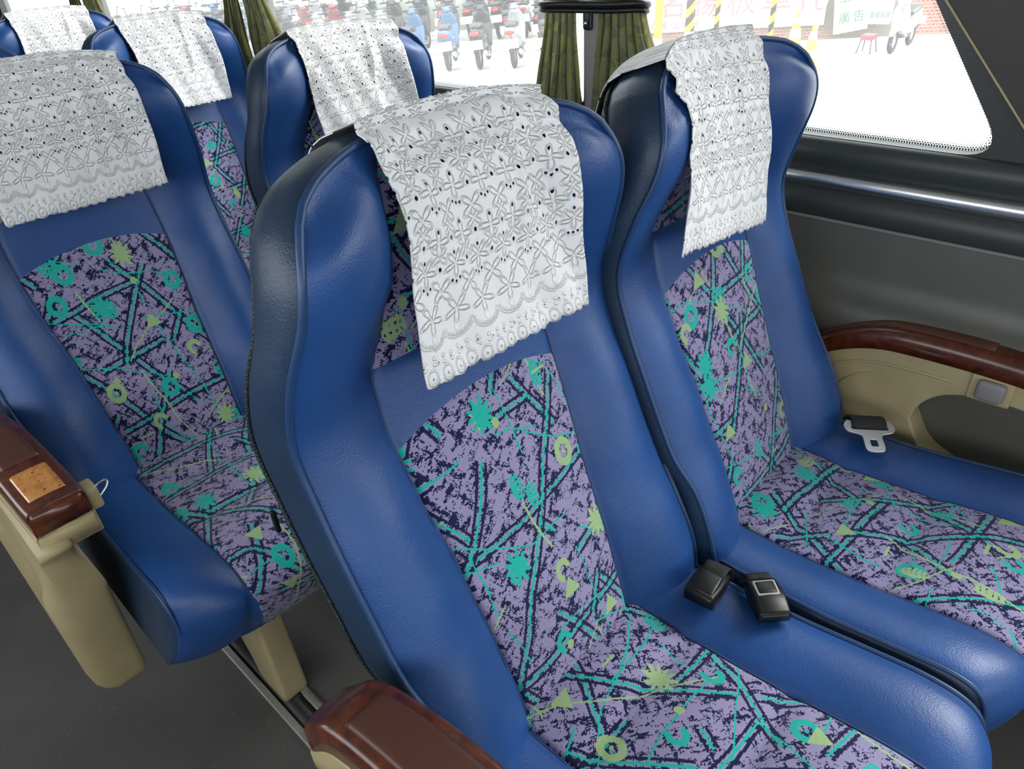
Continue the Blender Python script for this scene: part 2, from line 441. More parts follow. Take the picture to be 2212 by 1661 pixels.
def build_backrest_mesh():
    rows = front_rows(); bm, V = grid_bm(rows, flip=False)
    OL = outline(); n = len(OL)
    offs = [(0, 0), (.003, .004), (.006, .018), (.008, .040), (.007, .062), (.002, .080), (-.001, .084), (-.006, .100), (-.022, .118), (-.055, .128)]
    loops = []
    for off, df in offs:
        L = []
        for i, (x, t, f) in enumerate(OL):
            a = OL[max(i-1, 0)]; b = OL[min(i+1, n-1)]
            tx, tt = b[0]-a[0], b[1]-a[1]; l = math.hypot(tx, tt); nx, ntt = tt/l, -tx/l
            # outward normal: right of travel direction
            k = 1 + .9*smst(.40, .56, t); L.append(bk(x + nx*off*k, t + ntt*off*(k*.8), f - df))
        loops.append(L)
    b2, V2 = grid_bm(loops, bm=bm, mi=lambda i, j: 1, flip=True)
    # back panel
    last = V2[-1]
    c = bm.verts.new(bk(0, .3, -.10)); 
    for i in range(n-1):
        f = bm.faces.new((last[i], last[i+1], c)); f.material_index = 1
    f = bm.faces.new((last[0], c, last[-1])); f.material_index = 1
    bmesh.ops.remove_doubles(bm, verts=bm.verts, dist=.0004)
    # underside
    bmesh.ops.recalc_face_normals(bm, faces=bm.faces)
    me = bpy.data.meshes.new('backrest'); bm.to_mesh(me); bm.free(); return me
# crisp cloth insets laid on the surface
def inset_mesh(name, xf, t0, t1f, off, ou, ov, nu=40, nv=110):
    rows, uvs = [], []
    for i in range(nv+1):
        v = i/nv; r, q = [], []
        for j in range(-nu, nu+1):
            u = j/nu; S = xf(0); x0 = u*S; T = t1f(x0)
            t = t0 + (T-t0)*v; x = u*xf(t)
            e = max(abs(u), v if T < .6 else 0)
            o_ = off*(1-smst(.985, 1, e)*2.0)
            r.append(bk(x, t, depth(x, t)+o_)); q.append((x+ou, t+ov))
        rows.append(r); uvs.append(q)
    bm, _ = grid_bm(rows, uvs)
    me = bpy.data.meshes.new(name); bmesh.ops.recalc_face_normals(bm, faces=bm.faces); bm.to_mesh(me); bm.free(); return me
def seam_x(t): return interp(SEAM, t)

# cushion
CP = cr([(.10, .425), (.04, .440), (0, .446), (-.08, .444), (-.16, .443), (-.24, .448), (-.31, .457), (-.38, .465), (-.425, .461), (-.450, .444), (-.459, .414), (-.442, .36), (-.402, .305), (-.387, .295)], 90)
CSEAM = [(0, .118), (.25, .121), (.5, .122), (.75, .124), (1, .124)]
CWID = [(0, .222), (.15, .226), (.5, .230), (.7, .231), (1, .228)]
def cush_len():
    s = [0]
    for a, b in zip(CP, CP[1:]): s.append(s[-1]+math.hypot(a[0]-b[0], a[1]-b[1]))
    return s
CL = cush_len()
def cush(i, x, off=0):
    y, z = CP[i]; a, b = CP[max(i-1, 0)], CP[min(i+1, len(CP)-1)]
    ty, tz = b[0]-a[0], b[1]-a[1]; l = math.hypot(ty, tz); ny, nz = tz/l, -ty/l   # outward (up/forward)
    if nz < 0 and i < 60: ny, nz = -ny, -nz
    v = i/(len(CP)-1); w = interp(CWID, v); S = interp(CSEAM, v); ax = abs(x)
    pl = -.0
    if ax <= S:
        s = ax/S; h = -.010 + .006*(1-s*s)
        sl = CL[i]
        for c0 in (.235, .375):
            h -= .0075*math.exp(-((sl-c0)/.010)**2)*(.6+.4*(1-s*s))
        h += .007*math.sin(min(max((sl-.10)/.14, 0), 3)*PI)**2*(1-s*s)
    else:
        q = min((ax-S)/(w-S), 1); h = -.010 + .010*math.sin(q*PI/2) + .011*math.sin(PI*q)**.8
        h -= .002*smst(.8, 1, q)
    h -= .003*math.exp(-((ax-S)/.004)**2)
    bulge = (.028*(1-(x/w)**2) - .034*smst(.45, 1, -x/w))*smst(.45, .75, v)
    fade = 1-smst(.93, 1, v)
    return Vector((x, y - bulge + ny*(h*fade+off), z + nz*(h*fade+off)))
def build_cushion_mesh():
    nr = len(CP); rows = []
    for i in range(nr):
        v = i/(nr-1); w = interp(CWID, v); r = []
        for j in range(-NU, NU+1): r.append(cush(i, j/NU*(w+.002 if j > 0 else w-.008)) + (Vector((.024*(j/NU)*min(max((.44-CP[i][1])/.14, 0), 1), 0, 0)) if j < 0 and i > 55 else Vector()))
        rows.append(r)
    bm, V = grid_bm(rows)
    for sgn, j in ((1, -1), (-1, 0)):
        prev = None; strip = []
        for i in range(nr):
            top = rows[i][j]; col = []
            zb = .295; yb = max(top.y, rows[-1][j].y) if top.y < 0 else top.y
            for k in range(7):
                f = k/6; b = math.sin(f*PI)*.005
                fl = .024*(1-min(max((.44-CP[i][1])/.14, 0), 1)) if i > 55 else .024
                col.append(Vector((top.x + sgn*(b - f*.006 if sgn > 0 else b*.6 + f*fl), top.y + (yb-top.y)*f, top.z + (min(zb, top.z)-top.z)*f)))
            strip.append(col)
        grid_bm(strip, bm=bm, mi=lambda i, j: 1)
    bmesh.ops.remove_doubles(bm, verts=bm.verts, dist=.0004)
    bmesh.ops.recalc_face_normals(bm, faces=bm.faces)
    me = bpy.data.meshes.new('seat_cushion'); bm.to_mesh(me); bm.free(); return me
def cush_fabric_mesh(ou, ov):
    rows, uvs = [], []
    n = len(CP)
    for i in range(2, n-1):
        v = i/(n-1); S = interp(CSEAM, v); r, q = [], []
        for j in range(-36, 37):
            u = j/36; x = u*S
            r.append(cush(i, x, .0018*(1-2*smst(.96, 1, abs(u))))); q.append((x+ou, CL[i]+ov))
        rows.append(r); uvs.append(q)
    bm, _ = grid_bm(rows, uvs); bmesh.ops.recalc_face_normals(bm, faces=bm.faces)
    me = bpy.data.meshes.new('cushion_fabric'); bm.to_mesh(me); bm.free(); return me
ME_BACK = build_backrest_mesh(); ME_CUSH = build_cushion_mesh()
for m_ in (ME_BACK, ME_CUSH):
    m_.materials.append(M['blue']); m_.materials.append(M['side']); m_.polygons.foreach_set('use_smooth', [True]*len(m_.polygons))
def arch(x): return .382 - .038*(x/.13)**2
def pipe_path():
    pts = []
    for x, t, f in outline(): pts.append(bk(x*1.004, t + (.002 if t > .6 else 0), f+.001))
    return pts
ME_PIPE = None
def obj_share(name, me, parent, ms=None):
    o = bpy.data.objects.new(name, me); C.objects.link(o); o.parent = parent
    if ms and not me.materials: me.materials.append(M[ms])
    return o
def make_seat(label, cx, cy, ou, ov, full=True, dz=0.0):
    global ME_PIPE
    t = empty('coach_seat', (cx, cy, 0), label, 'seat', 'blue coach seats')
    obj_share('backrest', ME_BACK, t)
    ins = inset_mesh('backrest_fabric', seam_x, -.09, arch, .0018, ou, ov); ins.polygons.foreach_set('use_smooth', [True]*len(ins.polygons))
    tag(obj_share('backrest_fabric', ins, t, 'fabric'), 'purple, navy and teal patterned cloth panel in the backrest')
    hd = inset_mesh('headrest_fabric', seam_x, .447, lambda x: .648, .0018, ou+.4, ov+.1, 30, 50); hd.polygons.foreach_set('use_smooth', [True]*len(hd.polygons))
    tag(obj_share('headrest_fabric', hd, t, 'fabric'), 'patterned cloth at head height')
    if ME_PIPE is None:
        bm = tube_bm(pipe_path(), .0038, 8); me = bpy.data.meshes.new('piping'); bm.to_mesh(me); bm.free(); me.polygons.foreach_set('use_smooth', [True]*len(me.polygons)); ME_PIPE = me
    obj_share('piping', ME_PIPE, t, 'pipe')
    for s in (-1, 1):
        pts = [bk(s*(seam_x(tt)+.0), tt, depth(s*seam_x(tt), tt)+.0014) for tt in [(-.09 + k*.0125) for k in range(59)]]
        from_bm('seam_stitching', tube_bm(pts, .0017, 6), 'seam', t)
    # zipper round the edge of the rear shell
    OL = outline(); pts = []
    for i, (x, tt, f) in enumerate(OL):
        if tt > .10: pts.append(bk(x + math.copysign(.0035, x) if abs(x) > .02 else x, tt + (.003 if tt > .62 else 0), f-.082))
    z = from_bm('zipper', tube_bm(pts, .0028, 6), 'zip', t)
    from_bm('zipper_pull', box_bm((-.2475, .175, .715), (-.2425, .181, .745), .001), 'black_plastic', z) if full else None
    obj_share('seat_cushion', ME_CUSH, t)
    cf = cush_fabric_mesh(ou+.17, ov+.23); cf.polygons.foreach_set('use_smooth', [True]*len(cf.polygons))
    tag(obj_share('cushion_fabric', cf, t, 'fabric'), 'patterned cloth down the middle of the cushion')
    for s in (-1, 1):
        n = len(CP)
        pts = [cush(i, s*interp(CSEAM, i/(n-1)), .0012) for i in range(2, n-2)]
        from_bm('cushion_stitching', tube_bm(pts, .0017, 6), 'seam', t)
        pts = [cush(i, s*(interp(CWID, i/(n-1))+(.002 if s > 0 else -.008)), .001) for i in range(2, n-2)]
        from_bm('cushion_piping', tube_bm(pts, .0034, 8), 'pipe', t)
    from_bm('seat_frame', box_bm((-.17, -.30, .235), (.17, .02, .292), .006), 'dark', t)
    t.location.z = dz
    return t
def add_armrest(t, dx=0.0, inner_latch=True):
    # plan outline of the cap, front to rear; top line arched
    st = [(-.305, -.300, -.226), (-.27, -.302, -.224), (-.2, -.304, -.226), (-.1, -.308, -.232), (-.02, -.314, -.242), (.03, -.322, -.256), (.045, -.318, -.264)]
    def top(y): return .622 + .022*math.exp(-((y+.06)/.16)**2) - .03*smst(.0, .05, y)
    def ring(y, a, b, z0, z1, r):
        pts = []
        for k, (px, pz) in enumerate([(a, z0), (a, (z0+z1)/2), (a, z1-r), (a+r*.3, z1-r*.3), (a+r, z1), ((a+b)/2, z1+.0015), (b-r, z1), (b-r*.3, z1-r*.3), (b, z1-r), (b, (z0+z1)/2), (b, z0)]): pts.append(Vector((px+dx, y, pz)))
        return pts
    S = cr(st, 40)
    def capped(name, z0f, z1f, grow, m, r, par, y_lo=None):
        rows = [ring(y, a-grow, b+grow, z0f(y), z1f(y), r) for y, a, b in S]
        bm, V = grid_bm(rows, closed=True)
        bm.faces.new(V[0]); bm.faces.new(V[-1][::-1])
        for e in bm.edges: pass
        bmesh.ops.bevel(bm, geom=[e for f in bm.faces if len(f.verts) > 6 for e in f.edges], offset=.004, segments=3, affect='EDGES')
        return from_bm(name, bm, m, par)
    base = capped('armrest_base', lambda y: .546, lambda y: top(y)-.040, .002, 'beige', .005, t)
    cap = capped('armrest_cap', lambda y: top(y)-.042, lambda y: top(y), 0, 'wood', .008, base)
    def plate(name, ya, yb, ins, m, lift):
        rows = []
        for k in range(25):
            y = ya+(yb-ya)*k/24
            a = interp([(p[0], p[1]) for p in S], y)+ins; b = interp([(p[0], p[2]) for p in S], y)-ins
            e = 1-smst(0, .08, k/24)*smst(1, .92, k/24)
            rows.append([Vector((a+(b-a)*j/12+dx, y, top(y)+lift+.0012*math.sin(j/12*PI)**.5 - .002*(j in (0, 12)))) for j in range(13)])
        bm, V = grid_bm(rows)
        r = bmesh.ops.extrude_face_region(bm, geom=bm.faces[:]); bmesh.ops.translate(bm, verts=[v for v in r['geom'] if isinstance(v, bmesh.types.BMVert)], vec=(0, 0, -.004))
        return from_bm(name, bm, m, cap)
    plate('arm_pad', -.185, -.012, .013, 'pad', .0022)
    pl = plate('burl_inlay', -.278, -.208, .014, 'inlay', .0018)
    # pedestal panel hanging below the armrest
    pan = [(.045, .57), (-.295, .57), (-.296, .53), (-.285, .46), (-.262, .36), (-.240, .25), (-.225, .185), (-.212, .163), (-.19, .152), (-.165, .156), (-.14, .175), (-.10, .225), (-.04, .31), (.03, .42), (.07, .50), (.06, .55)]
    nn = 60; P2 = cr(pan + [pan[0]], nn)[:-1]
    cy_ = sum(p[0] for p in P2)/len(P2); cz_ = .42
    rows = []
    for xx, sc in ((-.348, .60), (-.356, .78), (-.352, .89), (-.341, .96), (-.325, 1.0), (-.286, 1.0), (-.279, .985), (-.274, .95)):
        rows.append([Vector(((xx+.024 if p[1] < .44 else xx+.024+(max(xx, -.318)+.006-xx-.024)*smst(.44, .53, p[1]))+dx, cy_+(p[0]-cy_)*sc, (cz_+(p[1]-cz_)*sc) if p[1] < .5 else p[1]-(1-sc)*.03)) for p in P2])
    bm, V = grid_bm(rows, closed=True); bm.faces.new(V[0]); bm.faces.new(V[-1][::-1])
    from_bm('side_panel', bm, 'beige', t)
    if inner_latch:
        from_bm('release_button', box_bm((-.226+dx, -.295, .575), (-.208+dx, -.262, .612), .004), 'beige', t)
def add_leg(t, dx=-.085):
    pan = [(-.12, .30), (-.33, .30), (-.345, .24), (-.350, .15), (-.352, .06), (-.345, .0), (-.27, .0), (-.235, .08), (-.17, .2)]
    P2 = cr(pan + [pan[0]], 48)[:-1]
    from_bm('leg', prism_bm([(p[0], max(p[1], .001) - t.location.z) for p in P2], 0, dx-.026, dx+.026, .008), 'beige', t)

PITCH = .8815
XA, XB, YA, YB = .460, .934, .40, .376
seatA = make_seat('nearest aisle seat with a burl armrest at the bottom edge', XA, YA, .37, .11)
add_armrest(seatA, -.012); add_leg(seatA, -.085)
seatB = make_seat('nearest window seat, a metal belt tongue on its cushion', XB, YB, 1.03, .52)
XC, YC = .353, YA+PITCH-.012
add_leg(seatB, .04)
seatC = make_seat('second-row aisle seat at the left with its beige side panel and floor leg in view', XC, YC, 2.21, 1.34)
add_armrest(seatC, -.008); add_leg(seatC, -.075)
XD = .955
seatD = make_seat('second-row window seat behind the nearest aisle seat', XD, YA+PITCH, 3.1, .4, False, -.02)
seatE = make_seat('third-row aisle seat, only a blue shoulder showing at the left edge', .38, YA+2*PITCH, 4.4, .9, False, -.025)
seatF = make_seat('third-row window seat, patterned panel glimpsed between two nearer seats', .955, YA+2*PITCH, 5.7, 1.9, False, -.025)
seatG = make_seat('furthest window seat, in the top left corner', .955, YA+3*PITCH, 6.3, 2.2, False, -.03)

for q_ in (seatD, seatE, seatF, seatG): add_leg(q_, .04)

# ---------------------------------------------------------------- lace headrest covers
def head_cover(label, cx, cy, x0, x1, tl, tr, seed, sag=0.0, amp=1.0, dz=0.0, lean=0.0, lb=.008):
    rnd = random.Random(seed); ph = [rnd.uniform(0, 6) for _ in range(6)]
    back = 26; over = 22; front = 92
    HANG = [(.38, .074), (.43, .080), (.46, .085), (.50, .091), (.54, .096), (.58, .099), (.62, .096), (.66, .085)]
    nx = 104; cols, uvs = [], []
    for j in range(nx+1):
        u = j/nx; x = x0+(x1-x0)*u; tend = tl+(tr-tl)*u
        T, ft = top_at(min(abs(x), WMAX))
        top = cr([(T-.10, ft-.136), (T-.04, ft-.126), (T+.005, ft-.096), (T+.017, ft-.066), (T+.018, ft-.030), (T+.009, ft+.001), (T-.006, ft+.016)], 40)
        fr = []
        t = T-.010
        while t > tend:
            k = smst(T-.005, T-.05, t); h = interp(HANG, t)
            f = max(h*k + (ft+.016)*(1-k), depth(x, t)+.005)
            if t < .58: f = max(f, fr[-1][1] - .003*.26)      # cloth hangs clear below the wings
            fr.append((t, f)); t -= .003
        PR = top + fr; Ls = [0]
        for a, b in zip(PR, PR[1:]): Ls.append(Ls[-1]+math.hypot(a[0]-b[0], a[1]-b[1]))
        Lend = Ls[-1]; colm, uvc = [], []; k = 1
        for i in range(121):
            L = Lend*i/120
            while k < len(PR)-1 and Ls[k] < L: k += 1
            q = min((L-Ls[k-1])/(Ls[k]-Ls[k-1]+1e-9), 1)
            t = PR[k-1][0]+(PR[k][0]-PR[k-1][0])*q; f = PR[k-1][1]+(PR[k][1]-PR[k-1][1])*q
            g = smst(.34, .50, i/120)
            if i >= 117: t += (1-abs(math.sin((x-x0)/.0165*PI)))*.0035*(i-116)/4
            w = .0028*math.sin(x*60+ph[0]+t*14)*math.sin(t*21+ph[1]) + .0020*math.sin(x*115+ph[2]+t*38) + .0014*math.sin(x*50-t*70+ph[3])
            w += .008*math.exp(-((x-(x0+(x1-x0)*.66)-.16*(t-.55))/.008)**2)*smst(.42, .60, t)
            w = amp*g*(w+.002)
            xx = x + amp*g*.004*math.sin(t*30+ph[4]) + ((sag*(u-.5)+lean)*(.6-t) if g > 0 and t < .6 else 0)
            hh = math.exp(-((t-.575)/.055)**2)*g; xx -= hh*.006*smst(.5, 1, u) - hh*lb*smst(.5, 0, u)
            if g > 0: f = max(f + w, depth(xx, min(t, T-.001))+.004)
            colm.append(bk(xx, t, f)); uvc.append((x-x0, Lend-L))
        cols.append(colm); uvs.append(uvc)
    bm, _ = grid_bm(cols, uvs)
    o = from_bm('headrest_cover', bm, 'lace', None, (cx, cy, dz))
    sm = o.modifiers.new('thickness', 'SOLIDIFY'); sm.thickness = .0012; sm.offset = 1
    return tag(o, label, 'headrest cover', 'lace headrest covers')
head_cover('white eyelet lace cover on the nearest aisle seat, hem slanting to a low left corner', XA, YA, -.088, .136, .420, .412, 1, .14, lean=-.06, lb=0)
head_cover('white eyelet lace cover on the nearest window seat, beside the bright window', XB, YB, -.146, .106, .420, .394, 2, .0, .6, lean=-.17, lb=-.014)
head_cover('white eyelet lace cover on the second-row aisle seat, cut by the left edge', XC, YC, -.120, .150, .432, .432, 3, -.05, .7)
head_cover('white eyelet lace cover on the second-row window seat, crumpled in the middle', XD, YA+PITCH, -.108, .150, .43, .43, 4, 0, .9, -.02)
head_cover('white eyelet lace cover on the third-row window seat', XD, YA+2*PITCH, -.098, .148, .41, .41, 5, 0, .8, -.025)
head_cover('white eyelet lace cover on the furthest window seat in the top left corner', XD, YA+3*PITCH, -.130, .140, .41, .41, 6, 0, .6, -.03)
head_cover('white eyelet lace cover on the third-row aisle seat at the left edge', .38, YA+2*PITCH, -.140, .120, .43, .43, 8, 0, .6, -.025)

# ---------------------------------------------------------------- belt hardware
def frame_on(p, n, fwd):
    n = Vector(n).normalized(); f = Vector(fwd); f = (f-n*f.dot(n)).normalized(); r = f.cross(n)
    return Matrix.Translation(p) @ Matrix((r, f, n)).transposed().to_4x4()
def buckle(label, p, n, fwd, printed, strap_to):
    t = empty('seat_belt_buckle', (0, 0, 0), label, 'seat belt buckle', 'black belt buckles'); t.matrix_world = frame_on(p, n, fwd)
    def wedge():
        rows = []
        for k in range(13):
            s = k/12; y = -.031+.062*s; hw = .0205+.002*math.sin(s*PI); h = .010+.014*(1-s)**.6 if not printed else .016+.006*math.sin(s*PI)
            rows.append([Vector((a*hw, y, b*h)) for a, b in ((-1, 0), (-1, .35), (-1, .75), (-.92, .95), (-.8, 1), (0, 1.03), (.8, 1), (.92, .95), (1, .75), (1, .35), (1, 0))])
        bm, V = grid_bm(rows, closed=True); bm.faces.new(V[0]); bm.faces.new(V[-1][::-1])
        bmesh.ops.bevel(bm, geom=[e for f in bm.faces if len(f.verts) > 6 for e in f.edges], offset=.002, segments=3, affect='EDGES')
        return bm
    from_bm('buckle_shell', wedge(), 'black_plastic', t)
    if printed:
        z = .0222
        fr = from_bm('button_frame', box_bm((-.0155, -.004, z-.006), (.0155, .022, z+.0006), .002), 'label_grey', t)
        from_bm('release_button', box_bm((-.0135, -.002, z-.005), (.0135, .020, z+.0014), .003), 'black_plastic', t)
    else:
        from_bm('latch_tab', box_bm((-.017, -.026, .018), (.017, .012, .0245), .003), 'black_plastic', t)
    pts = strap_to; rows = []
    P = cr(pts, 24)
    for q in P:
        rows.append([Vector((q[0]-.0165, q[1], q[2])), Vector((q[0]-.008, q[1], q[2]+.0008)), Vector((q[0]+.008, q[1], q[2]+.0008)), Vector((q[0]+.0165, q[1], q[2]))])
    bm, _ = grid_bm(rows); o = from_bm('webbing_strap', bm, 'web', t); s = o.modifiers.new('t', 'SOLIDIFY'); s.thickness = .0016
    return t
buckle('black belt buckle nearer the backrests, lying face down', (.640, .279, .466), (-.05, 0, 1), (1, .10, 0), False, [(0, .016, .014), (0, .030, .017), (0, .042, .010), (0, .052, -.004), (0, .058, -.03)])
buckle('black belt buckle with a worn oval release button, further forward on the cushion', (.670, .207, .464), (0, 0, 1), (.60, .62, 0), True, [(0, .022, .012), (0, .036, .016), (0, .048, .006), (0, .056, -.02)])
# belt tongue on the window cushion
def tongue(p, n, fwd):
    t = empty('seat_belt_tongue', (0, 0, 0), 'shiny metal belt tongue lying on the window seat cushion by the wall', 'seat belt tongue'); t.matrix_world = frame_on(p, n, fwd) @ Matrix.Scale(1.2, 4)
    def plate(outer, holes, th, name, m, par):
        cu = bpy.data.curves.new(name, 'CURVE'); cu.dimensions = '2D'; cu.fill_mode = 'BOTH'; cu.extrude = th/2; cu.bevel_depth = .0005
        for L in [outer]+holes:
            s = cu.splines.new('POLY'); s.points.add(len(L)-1); s.use_cyclic_u = True
            for q, (a, b) in zip(s.points, L): q.co = (a, b, 0, 1)
        tmp = bpy.data.objects.new('tmp', cu); C.objects.link(tmp)
        dg = bpy.context.evaluated_depsgraph_get(); me = bpy.data.meshes.new_from_object(tmp.evaluated_get(dg)); bpy.data.objects.remove(tmp)
        o = link(name, me, m, par, smooth=False); return o
    rr = lambda x0, y0, x1, y1, r: [(cx+r*math.cos(a), cy+r*math.sin(a)) for cx, cy, a0 in ((x1-r, y1-r, 0), (x0+r, y1-r, PI/2), (x0+r, y0+r, PI), (x1-r, y0+r, 1.5*PI)) for a in [a0+PI/2*k/6 for k in range(7)]]
    outer = cr([(-.030, .020), (-.036, .010), (-.032, .001), (-.018, -.003), (-.0135, -.008), (-.0135, -.026), (-.008, -.032), (.008, -.032), (.0135, -.026), (.0135, -.008), (.018, -.003), (.032, .001), (.036, .010), (.030, .020), (.022, .018), (0, .015), (-.022, .018), (-.030, .020)], 90)[:-1]
    plate(outer, [rr(-.0055, -.024, .0055, -.012, .0012), rr(-.027, .004, .027, .011, .003)], .0022, 'tongue_plate', 'chrome', t)
    rows = [[Vector((-.024+.048*j/6, y, z)) for j in range(7)] for y, z in cr([(.006, -.001), (.008, .004), (.016, .006), (.026, .003), (.034, -.006), (.038, -.020)], 20)]
    bm, _ = grid_bm(rows); o = from_bm('webbing_strap', bm, 'web', t); s = o.modifiers.new('t', 'SOLIDIFY'); s.thickness = .0018
tongue((1.108, .232, .480), (-.22, -.30, 1), (.70, .60, 0))
# chrome loop poking out beside the second-row armrest
t = empty('metal_belt_loop', (.132, 1.030, .560), 'thin chrome loop poking out beside the second-row armrest', 'belt fitting')
t.rotation_euler = (math.radians(10), math.radians(-8), math.radians(35))
lp = [Vector((.012+.021*math.cos(a)+(.004 if math.cos(a) > 0 else -.002), .0085*math.sin(a), 0)) for a in [2*PI*k/28 for k in range(28)]]
from_bm('loop', tube_bm(lp, .0018, 8, closed=True), 'chrome', t)
from_bm('loop_mount', box_bm((-.018, -.007, -.004), (-.006, .007, .004), .002), 'black_plastic', t)

# ---------------------------------------------------------------- bus shell
X1 = 1.30
struct('floor', box_bm((-1.2, -5, -.04), (1.36, 6.2, 0)), 'floor')
rl = empty('seat_track', (.265, 1.2, 0), 'twin metal seat track set in the floor under the seats', 'seat track')
for a in (-.034, .020): from_bm('track_rail', box_bm((a, -2.4, 0), (a+.014, 4.2, .009), .0015), 'steel', rl)
from_bm('track_channel', box_bm((-.021, -2.4, 0), (.021, 4.2, .003)), 'dark', rl)
for yy in (-.39, -.19): from_bm('track_clamp', box_bm((.018, yy, .003), (.030, yy+.10, .013), .002), 'steel', rl)
# right-hand wall built round its window openings
def rounded(poly, r, n=8):
    out = []; m = len(poly)
    for i, p in enumerate(poly):
        a = Vector(poly[i-1]); b = Vector(p); c = Vector(poly[(i+1) % m]); d1 = (a-b).normalized(); d2 = (c-b).normalized()
        ang = d1.angle(d2); k = r/math.tan(ang/2); s = b+d1*k; e = b+d2*k
        for j in range(n+1):
            f = j/n; out.append(tuple((s*(1-f)**2 + b*2*f*(1-f) + e*f*f)))
    return out
def holed_wall(name, outer, holes, x0, x1, m):
    """flat wall in the y-z plane between x0 and x1 with holes"""
    cu = bpy.data.curves.new(name, 'CURVE'); cu.dimensions = '2D'; cu.fill_mode = 'BOTH'; cu.extrude = (x1-x0)/2
    for L in [outer]+holes:
        s = cu.splines.new('POLY'); s.points.add(len(L)-1); s.use_cyclic_u = True
        for q, (a, b) in zip(s.points, L): q.co = (a, b, 0, 1)
    tmp = bpy.data.objects.new('tmp', cu); C.objects.link(tmp)
    dg = bpy.context.evaluated_depsgraph_get(); me = bpy.data.meshes.new_from_object(tmp.evaluated_get(dg)); bpy.data.objects.remove(tmp)
    for v in me.vertices: y, z, w = v.co; v.co = ((x0+x1)/2+w, y, z)
    me.flip_normals()
    return tag(link(name, me, m, smooth=False), kind='structure')
ZT = 1.62
win1 = rounded([(.195, .905), (.93, .905), (.93, ZT), (.700, ZT)], .035)
win = [win1] + [rounded([(a, .905), (b, .905), (b, ZT), (a, ZT)], .04) for a, b in ((.992, 2.28), (2.34, 3.63), (3.69, 5.0))]
front_win = rounded([(-4.8, .905), (-.12, .905), (.40, ZT), (-4.8, ZT)], .04)
holed_wall('wall_right', [(-5, .50), (6.2, .50), (6.2, 2.0), (-5, 2.0)], win + [front_win], X1, X1+.05, 'frit')
for i, w in enumerate(win + [front_win]):
    y0, y1 = min(p[0] for p in w), max(p[0] for p in w)
    bm = bmesh.new(); bm.faces.new([bm.verts.new((X1+.03, p[0], p[1])) for p in w])
    struct('window_%d' % (i+1), bm, 'glass')
# frit dots fading out round the nearest pane
d = bmesh.new()
def dots_along(poly, bm):
    n = len(poly); acc = 0
    pts = []
    for i in range(n):
        a = Vector(poly[i]); b = Vector(poly[(i+1) % n]); L = (b-a).length; k = 0
        while acc < L: pts.append((a+(b-a)*(acc/L), (b-a).normalized())); acc += .0042
        acc -= L
    for row in range(4):
        r = .0016-.00032*row
        for idx, (p, tg) in enumerate(pts):
            nrm = Vector((-tg.y, tg.x)); q = p + nrm*(.0014+.0032*row) + tg*(.0021 if row % 2 else 0)
            vs_ = [bm.verts.new((X1+.028, q.x+r*math.cos(a), q.y+r*math.sin(a))) for a in [PI/3*k for k in range(6)]]
            bm.faces.new(vs_)
dots_along(win1, d)
struct('trim_1', d, 'frit')
# side-panel dressing: rail, ledge, concave grey panel
def ystrip(name, prof, y0, y1, m, smooth=True, kind='structure', n=2):
    rows = [[Vector((p[0], y0+(y1-y0)*k/(n-1), p[1])) for p in prof] for k in range(n)]
    bm, _ = grid_bm(rows); o = from_bm(name, bm, m, smooth=smooth); return tag(o, kind=kind)
rail = [(X1+.002, .846), (X1-.010, .845), (X1-.016, .838), (X1-.016, .829), (X1-.010, .822), (X1+.002, .820)]
ystrip('trim_2', cr(rail, 20), -5, 6.2, 'chrome')
ystrip('trim_3', [(X1, .904), (X1-.012, .900), (X1-.014, .868), (X1-.002, .846)], -5, 6.2, 'frit')
ystrip('trim_4', [(X1+.002, .820), (X1-.004, .812), (X1-.012, .800), (X1-.014, .772), (X1-.008, .764)], -5, 6.2, 'frit')
ystrip('trim_5', cr([(X1-.008, .767), (X1-.013, .766), (X1-.013, .762), (X1-.008, .761)], 10), -5, 6.2, 'pillar')
ystrip('baseboard_right', cr([(X1-.008, .764), (X1-.011, .73), (X1-.013, .70), (X1-.016, .67), (X1-.026, .645), (X1-.045, .62), (X1-.050, .58), (X1-.030, .50), (X1-.015, .25), (X1-.01, 0)], 50), -5, 6.2, 'grey_panel')
# charcoal cover over the slanted front pillar
holed = [(-.72, .905), (.150, .925), (.62, ZT+.03), (-.2, ZT+.03)]
bm = prism_bm([(.148, .915), (.166, .935), (.336, 1.13), (.71, ZT+.02), (.45, ZT+.02), (-.085, .915)], 0, X1-.018, X1+.001, .004)
struct('trim_6', bm, 'cover')
bm = tube_bm([(X1-.018, .152, .925), (X1-.018, .336, 1.13), (X1-.018, .71, ZT+.02)], .0016, 6); struct('trim_7', bm, 'beige')
# grey pillar posts between the windows
for i, (a, b) in enumerate(((.932, .990), (2.282, 2.338), (3.632, 3.688))):
    bm = box_bm((X1-.022, a, .86), (X1+.005, b, 2.0), .006); box_bm((X1-.030, a+.016, .86), (X1-.020, b-.012, 2.0), .003, bm=bm)
    struct('trim_%d' % (8+i), bm, 'pillar')
# far side wall, front, rear and ceiling (behind the camera, they carry the daylight openings)
lw = [rounded([(a, .90), (a+1.42, .90), (a+1.42, 1.70), (a, 1.70)], .05) for a in (-4.6, -3.0, -1.4, .2, 1.8)]
holed_wall('wall_left', [(-5, 0), (6.2, 0), (6.2, 2.0), (-5, 2.0)], lw, -1.25, -1.2, 'ceiling')
struct('ceiling', box_bm((-1.25, -5.05, 2.0), (1.36, 6.25, 2.05)), 'ceiling')
bm = box_bm((-1.25, 6.2, -.04), (1.36, 6.25, 2.05)); struct('wall_rear', bm, 'ceiling')
bm = box_bm((-1.25, -5.05, -.04), (1.36, -5, .7)); box_bm((-1.25, -5.05, 1.8), (1.36, -5, 2.05), bm=bm); struct('wall_front', bm, 'ceiling')
